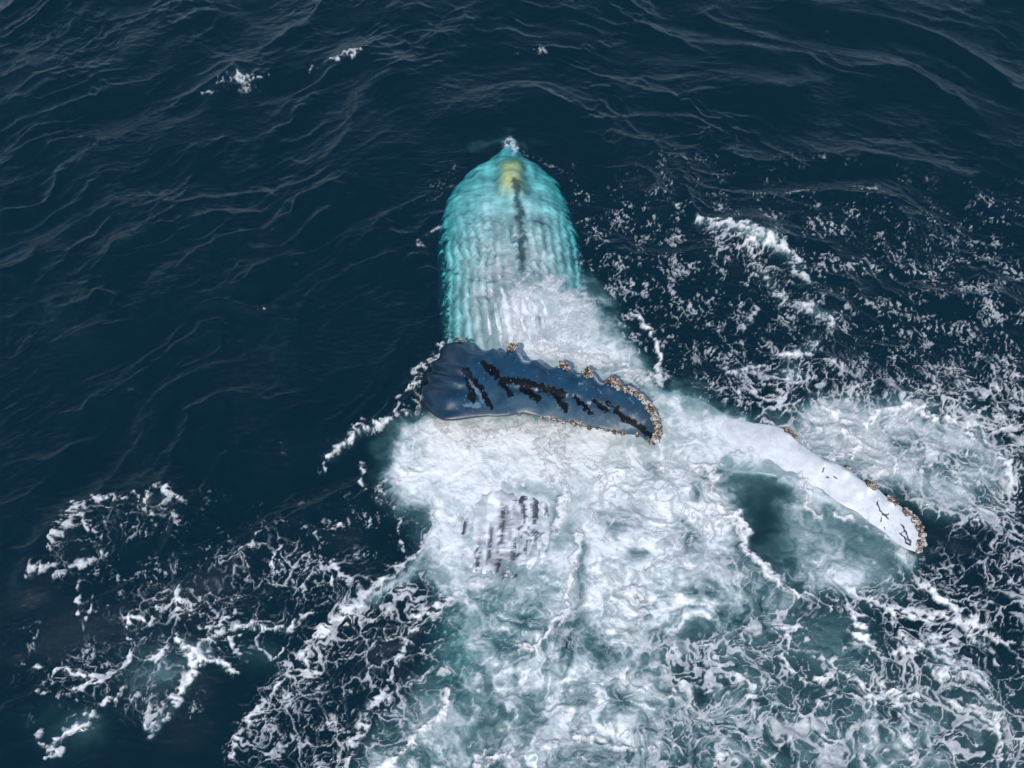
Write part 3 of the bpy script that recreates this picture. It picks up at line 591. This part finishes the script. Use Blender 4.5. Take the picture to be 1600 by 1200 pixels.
R_trail = [(1000,690),(1030,697),(1075,718),(1114,731),(1150,739),(1185,742),(1210,746),(1235,752),(1258,765),(1285,783),(1305,791),(1324,798),(1340,806),(1354,815),(1368,823),(1381,831),(1399,847),(1413,856),(1426,861),(1436,864)]

def flipper_mesh(lead, trail, zl, zt, thick, n=420, m=110, pre=None):
    """closed blade between two traced edges at heights zl(t), zt(t); pre = extra sections below the water at the root"""
    A = arclen(lead, n); B = arclen(trail, n); t = np.linspace(0, 1, n)
    A = gsm(A, 1.5); B = gsm(B, 2)
    PA = unproject(A[:, 0], A[:, 1], zl(t)); PB = unproject(B[:, 0], B[:, 1], zt(t)); TK = thick(t)
    if pre:
        k = 60; pa = np.array([unproject(*p[0]) for p in pre]+[PA[8]]); pb = np.array([unproject(*p[1]) for p in pre]+[PB[8]])
        s0 = np.linspace(0, len(pre), k, endpoint=False); xs = np.arange(len(pre)+1.)
        qa = np.stack([csmooth(s0, xs, pa[:, j]) for j in range(3)], -1); qb = np.stack([csmooth(s0, xs, pb[:, j]) for j in range(3)], -1)
        PA = np.concatenate([qa, PA[8:]]); PB = np.concatenate([qb, PB[8:]]); TK = np.concatenate([np.full(k, TK[0]), TK[8:]])
        t = np.concatenate([np.linspace(-.2, 0, k, endpoint=False), t[8:]])
    N = len(PA)
    if pre:
        w_ = (np.exp(-((np.arange(N)-60)/22)**2))[:, None]
        PA = PA*(1-w_)+gsm(PA, 7)*w_; PB = PB*(1-w_)+gsm(PB, 7)*w_
    ax = np.gradient((PA+PB)/2, axis=0); ch = PB-PA
    nr = np.cross(ax, ch); nr /= np.linalg.norm(nr, axis=1)[:, None]+1e-9
    for k in range(2): nr = gsm(nr, 6); nr /= np.linalg.norm(nr, axis=1)[:, None]
    if (nr[:, 2].mean()) < 0: nr = -nr
    a = np.linspace(0, 2*math.pi, 2*m, endpoint=False)
    c = .5-.5*np.cos(a); side = np.sin(a)                        # chord coordinate 0 lead .. 1 trail, top then bottom
    prof = np.sign(side)*np.abs(side)**.8*(1.25-.55*c)
    C, Tt = np.meshgrid(c, t); S = np.broadcast_to(prof, C.shape); sg = np.broadcast_to(np.sign(side), C.shape)
    tip = np.sqrt(np.clip((1.0005-t)/.06, 0, 1))
    off = S*(TK*tip)[:, None]*.5
    P = PA[:, None]+C[..., None]*ch[:, None]
    return P, nr, off, C, Tt, sg, (N, 2*m)

def finish_flipper(P, nr, off, shape):
    co_ = (P+nr[:, None]*off[..., None]).reshape(-1, 3); i = np.arange(shape[0]*shape[1]).reshape(shape)
    q = np.stack([i[:-1, :], i[1:, :], np.roll(i, -1, 1)[1:, :], np.roll(i, -1, 1)[:-1, :]], -1).reshape(-1, 4)
    return co_, q

def left_flipper():
    zl = lambda t: .66+.26*np.sin(t*math.pi*.6)-.25*t
    zt = lambda t: .54+.13*np.sin(t*math.pi)-.15*t
    th = lambda t: np.interp(t, [0, .3, .7, 1], [.26, .20, .13, .08])
    pre = [((745, 585, -.9), (716, 640, -.9)), ((722, 566, -.45), (694, 634, -.5)), ((704, 549, 0), (668, 624, -.05)), ((704, 538, .45), (661, 634, .3))]
    P, nr, off, C, T, sg, shp = flipper_mesh(L_lead, L_trail, zl, zt, th, pre=pre)
    U, V = project(P[..., 0], P[..., 1], P[..., 2])
    top = sg > 0
    x, y = P[..., 0], P[..., 1]
    # tubercle swellings behind the leading knobs, root folds, soft ridge of the arm bones
    relief = np.zeros(C.shape)
    for (a, b, r) in [(737, 556, 14), (772, 556, 13), (798, 556, 13), (840, 576, 9), (878, 582, 9), (917, 592, 9), (952, 606, 9), (760, 561, 9)]:
        relief += .035*np.exp(-((U-a)/r)**2-((V-b)/(r*1.2))**2)
    relief += .012*np.exp(-((C-.32)/.2)**2)*(1-sstep(.3, .9, T))
    relief += .040*np.sin(C*26+3*gnoise(U*.02, V*.02, 3))*(1-sstep(-.02, .14, T))*sstep(-.2, -.1, T)
    relief += .010*gnoise(U*.035, V*.04, 4)*(1-.7*T)+.0015*gnoise(U*.12, V*.12, 5)
    relief += -.02*np.exp(-((C-.55)/.06)**2)*sstep(.15, .3, T)*(1-sstep(.6, .9, T))
    off = off+np.maximum(relief, -.35*np.abs(off))*np.where(top, 1, -.3)*np.clip(np.sin(C*math.pi)*3, 0, 1)
    col = np.ones(C.shape+(3,))*np.array([.008, .044, .082])
    g = np.full(C.shape, .36)
    mo = fbm(U*.03, V*.03, 5, 6); col *= (1+.35*mo)[..., None]
    def lay(c, m):
        m = np.clip(m, 0, 1)[..., None]; col[:] = col*(1-m)+np.array(c)*m
    z2 = lambda pts: [(640+a/3.81, 500+b/3.81) for a, b in pts]
    nu, nv = U+4.0*gnoise(U*.10, V*.10, 8)+2.0*gnoise(U*.4, V*.4, 9), V+4.0*gnoise(U*.16+7, V*.16, 10)+1.2*gnoise(U*.4, V*.4, 12)
    D = np.zeros(C.shape)
    for pts, w in [(z2([(440, 280), (500, 335), (560, 378), (640, 380), (700, 388), (780, 412), (840, 425), (920, 455)]), 4.2), (z2([(550, 385), (600, 450)]), 3.6), (z2([(680, 420), (765, 480)]), 5), (z2([(860, 440), (930, 540)]), 4.2),
                   (z2([(985, 465), (1030, 510), (1075, 560)]), 3.0), (z2([(1100, 490), (1170, 545)]), 3.4), (z2([(1225, 535), (1275, 595)]), 3.6), (z2([(1300, 600), (1380, 640), (1440, 690)]), 3.6), (z2([(400, 390), (440, 450), (490, 530)]), 3.2), (z2([(1170, 500), (1230, 530)]), 1.6),
                   (z2([(350, 330), (380, 480)]), 5), (z2([(470, 300), (520, 330)]), 4)]:
        D = np.maximum(D, 1-sstep(w*1.05, w*1.5, segdist(nu, nv, pts)))
    D *= top
    lay((.003, .005, .008), D*.98); g = g+D*.2
    lay((.006, .022, .04), (1-sstep(.0, .14, T+.04*np.sin(C*26)))*.75*top)  # darker root band, shading of the folds put into the colour
    # pale scuffs and scratches
    for pts, w in [(z2([(360, 385), (400, 430), (440, 500)]), 2.5), (z2([(330, 520), (410, 520)]), 4), (z2([(1010, 395), (1035, 380)]), 1.0), (z2([(1130, 415), (1138, 450)]), .9), (z2([(945, 520), (955, 550)]), 2.0), (z2([(1180, 600), (1200, 620)]), .9), (z2([(1310, 465), (1330, 500)]), .9), (z2([(815, 315), (830, 330)]), .8)]:
        lay((.20, .30, .36), (1-sstep(w*.4, w*1.2, segdist(nu, nv, pts)))*.55*top)
    # white skin at the leading edge between the knobs
    le = np.exp(-(C/.05)**2)
    lay((.62, .62, .66), le*sstep(800, 815, U)*np.clip(.9*sstep(.0, .35, gnoise(U*.06+2, V*.02, 14)+.2), 0, 1)*(1-sstep(960, 1000, U)))
    lay((.03, .010, .012), np.exp(-((1-C)/.03)**2)*.5)
    lay((.040, .092, .125), sstep(.45, .7, C)*sstep(.12, .3, T)*np.clip(.55+.5*mo, 0, 1)*(1-D)*top)  # paler trailing half, a sheen painted into the skin colour
    sp_ = gnoise(U*.5, V*.5, 15); lay((.5, .6, .65), sstep(.7, .85, sp_)*top*.5*sstep(.0, .1, T))
    und = (~top)&(C > .04)&(C < .96); lay((.55, .57, .6), und*.8)
    co_, q = finish_flipper(P, nr, off, shp)
    return co_, q, col.reshape(-1, 3), g.ravel(), (PAedge(P, nr, off, shp))
def PAedge(P, nr, off, shp):
    return P, nr, off
def right_flipper():
    zl = lambda t: np.interp(t, [0, .2, .36, .5, .75, .93, 1], [-.40, -.12, .0, .07, .13, .13, .10])
    zt = lambda t: np.interp(t, [0, .2, .36, .5, .75, .93, 1], [-.45, -.24, -.13, -.09, -.05, .02, .08])
    th = lambda t: np.interp(t, [0, .4, .7, 1], [.26, .20, .14, .08])
    P, nr, off, C, T, sg, shp = flipper_mesh(R_lead, R_trail, zl, zt, th)
    U, V = project(P[..., 0], P[..., 1], P[..., 2]); top = sg > 0
    rel = .012*gnoise(U*.03, V*.03, 4)+.03*np.exp(-((C-.3)/.2)**2)*(1-T)
    for (a, b, r) in [(1236, 684, 10), (1325, 738, 10), (1362, 762, 8), (1396, 784, 8), (1290, 724, 9)]:
        rel += .055*np.exp(-((U-a)/r)**2-((V-b)/r)**2)
    off = off+np.maximum(rel, -.35*np.abs(off))*np.where(top, 1, -.3)*np.clip(np.sin(C*math.pi)*3, 0, 1)
    col = np.ones(C.shape+(3,))*np.array([.64, .65, .65])*(1+.10*fbm(U*.03, V*.03, 4, 61)[..., None]); g = np.full(C.shape, .28)
    def lay(c, m):
        m = np.clip(m, 0, 1)[..., None]; col[:] = col*(1-m)+np.array(c)*m
    z4 = lambda pts: [(1000+a/3.333, 560+b/3.333) for a, b in pts]
    nu, nv = U+1.3*gnoise(U*.2, V*.2, 8), V+1.3*gnoise(U*.2+7, V*.2, 10)
    for pts, w in [(z4([(1232, 755), (1250, 795), (1262, 820)]), 1.0), (z4([(1250, 800), (1275, 825), (1290, 815)]), 1.2), (z4([(1258, 830), (1252, 850)]), .9), (z4([(1268, 815), (1290, 838)]), 1.4), (z4([(1272, 880), (1275, 895)]), .8),
                   (z4([(1355, 868), (1372, 885), (1380, 905), (1352, 915), (1372, 930), (1400, 955), (1410, 975), (1385, 965), (1378, 940)]), 1.1), (z4([(1380, 905), (1392, 935), (1412, 960)]), .9), (z4([(955, 578), (948, 600)]), .9), (z4([(970, 627), (982, 627)]), 1.2), (z4([(1010, 625), (1022, 633)]), 1.2), (z4([(1370, 800), (1385, 825), (1410, 815)]), .8), (z4([(1240, 745), (1232, 770)]), .7)]:
        lay((.02, .02, .022), (1-sstep(w*.6, w*1.4, segdist(nu, nv, pts)))*top)
    lay((.05, .055, .06), np.exp(-(C/.02)**2)*sstep(1180, 1220, U)*sstep(0, .3, gnoise(U*.08, V*.05, 3)+.1))
    lay((.03, .05, .07), (~top)*1.0*(C > .05)*(C < .95))
    co_, q = finish_flipper(P, nr, off, shp)
    return co_, q, col.reshape(-1, 3), g.ravel(), (P, nr, off)
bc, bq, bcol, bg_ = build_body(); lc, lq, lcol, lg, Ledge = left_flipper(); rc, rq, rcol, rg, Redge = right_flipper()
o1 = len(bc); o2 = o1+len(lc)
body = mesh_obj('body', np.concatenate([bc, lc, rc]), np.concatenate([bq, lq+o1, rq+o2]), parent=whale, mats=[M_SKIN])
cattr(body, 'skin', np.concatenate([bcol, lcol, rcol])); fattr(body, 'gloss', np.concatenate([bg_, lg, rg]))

# ------------------------------------------------------------------ barnacles
def shell_template(n=8):
    rings = [(1.0, 0), (.86, .38), (.60, .78), (.42, .80), (.30, .45)]
    v = []; 
    for k, (r, h) in enumerate(rings):
        for a in range(n):
            rr = r*(1+.09*(1 if a % 2 else -1)*(k < 3)); v.append((rr*math.cos(a*2*math.pi/n), rr*math.sin(a*2*math.pi/n), h))
    v.append((0, 0, .4)); q = []
    for k in range(len(rings)-1):
        for a in range(n): q.append((k*n+a, k*n+(a+1) % n, (k+1)*n+(a+1) % n, (k+1)*n+a))
    t = [((len(rings)-1)*n+a, (len(rings)-1)*n+(a+1) % n, len(rings)*n) for a in range(n)]
    tone = np.array([.35]*n+[.6]*n+[1.0]*n+[.5]*n+[.0]*n+[.0])
    return np.array(v), np.array(q), np.array(t), tone
TV, TQ, TT, TTONE = shell_template()
def cluster(items, bright=0):
    """items: (position, normal, radius)"""
    V, Q, T, Cc = [], [], [], []
    for k, (p, n, r) in enumerate(items):
        n = Vector(n).normalized(); qt = n.to_track_quat('Z', 'Y').to_matrix()
        R = np.array(qt); a = rng.random()*6.28; ca, sa = math.cos(a), math.sin(a)
        v = TV.copy(); v[:, :2] = v[:, :2]@np.array([[ca, sa], [-sa, ca]]); v *= np.array([r, r, r*(.8+.5*rng.random())])
        o = len(V)*len(TV); V.append(v@R.T+np.asarray(p)); Q.append(TQ+o); T.append(TT+o)
        Cc.append(np.clip(TTONE*(.30+.95*rng.random())+bright+.12*rng.standard_normal(), 0, 1))
    o = mesh_obj('barnacle_cluster', np.concatenate(V), np.concatenate(Q), parent=whale, mats=[M_BARN], tris=np.concatenate(T), smooth=False)
    fattr(o, 'tone', np.concatenate(Cc)); return o
def edge_items(edge, u, v, r, count, size, spread=1.0, cmax=.16):
    """shells sitting on the flipper skin near photo point u, v, within r pixels"""
    P, nr, off = edge; U, V = project(P[..., 0], P[..., 1], P[..., 2]); S = P+nr[:, None]*off[..., None]
    d = np.hypot(U-u, V-v); cand = np.argwhere((d < r) & (off >= -.02))
    if len(cand) < 3: cand = np.argwhere(d < d.min()+r*.8)
    ctr = P.mean(1); out = []
    for k in range(count):
        i, j = cand[rng.integers(len(cand))]; s = S[i, j]
        e = (s-ctr[i]); e /= np.linalg.norm(e)+1e-9
        jj = min(j, P.shape[1]-j)/(P.shape[1]/2); edgew = 1-min(1, min(jj, 1-jj)*5)
        n = nr[i]*1.0+e*edgew*1.2+rng.standard_normal(3)*.25
        lift = rng.random()*size*spread
        out.append((s+n/np.linalg.norm(n)*lift*.8, n, size*(.55+1.05*rng.random()**1.5)))
    return out
for (u, v, r, cnt, s) in [(719, 534, 5, 16, .026), (799, 545, 8.5, 42, .030), (881, 576, 7.5, 38, .028), (918, 585, 9, 44, .030), (954, 598, 9, 44, .030), (966, 605, 7, 24, .026)]:
    cluster(edge_items(Ledge, u, v, r, cnt, s, 2.2))
for (u, v) in [(980, 609), (990, 613), (999, 618), (1007, 625), (1014, 633), (1020, 642), (1025, 651), (1029, 661), (1031, 672), (1029, 683), (1024, 691)]:
    cluster(edge_items(Ledge, u, v, 7, 30, .026, 1.4), .12)
for (u, v, r, cnt) in [(1232, 675, 6, 18), (1240, 682, 5, 14), (1326, 733, 4, 7), (1360, 757, 6, 24), (1366, 762, 5, 14), (1393, 779, 6, 18), (1399, 787, 4, 10), (1418, 800, 7, 26), (1428, 811, 6, 26), (1436, 823, 6, 26), (1440, 836, 6, 26), (1440, 849, 6, 22), (1437, 859, 5, 14)]:
    cluster(edge_items(Redge, u, v, r, cnt, .027, 1.2), .05)
SHELL = []
for k in range(5):
    o = mesh_obj('barnacle', TV, TQ, parent=whale, mats=[M_BARN], tris=TT, smooth=False); fattr(o, 'tone', np.clip(TTONE*(.5+.13*k)+.12*k/4, 0, 1)); SHELL.append(o)
def shells(items):
    for (p, n, r) in items:
        o = SHELL[int(rng.integers(5))]
        if 'placed' in PLACED.get(o.name, ''): o = o.copy(); sc.collection.objects.link(o)
        else: PLACED[o.name] = 'placed'
        o.location = p; o.rotation_euler = Vector(n).to_track_quat('Z', 'Y').to_euler(); o.scale = (r, r, r*(.8+.5*rng.random()))
PLACED = {}
for (u, v, r, cnt) in [(812, 647, 2, 2), (828, 647, 3, 3), (846, 652, 4, 5), (858, 654, 3, 4), (868, 657, 4, 5), (880, 660, 3, 4), (897, 661, 4, 6), (908, 664, 4, 4), (923, 667, 4, 7), (935, 668, 3, 4), (948, 672, 4, 7), (960, 675, 3, 4), (975, 677, 4, 6), (995, 680, 4, 6), (1010, 688, 3, 4)]:
    shells(edge_items(Ledge, u, v, r, cnt, .029, 1.0))
# barnacles along the flank at the waterline
UB, VB = project(bc[:, 0], bc[:, 1], bc[:, 2])
for (u, v) in [(684, 470), (690, 490), (694, 507), (701, 522)]:
    cand = np.argsort(np.hypot(UB-u, VB-v)+10*(bc[:, 2] < -.6))[:120]
    shells([(bc[cand[rng.integers(len(cand))]]+np.array([0, 0, .01]), (-.4, 0, .8), .024*(.7+.6*rng.random())) for _ in range(12)])
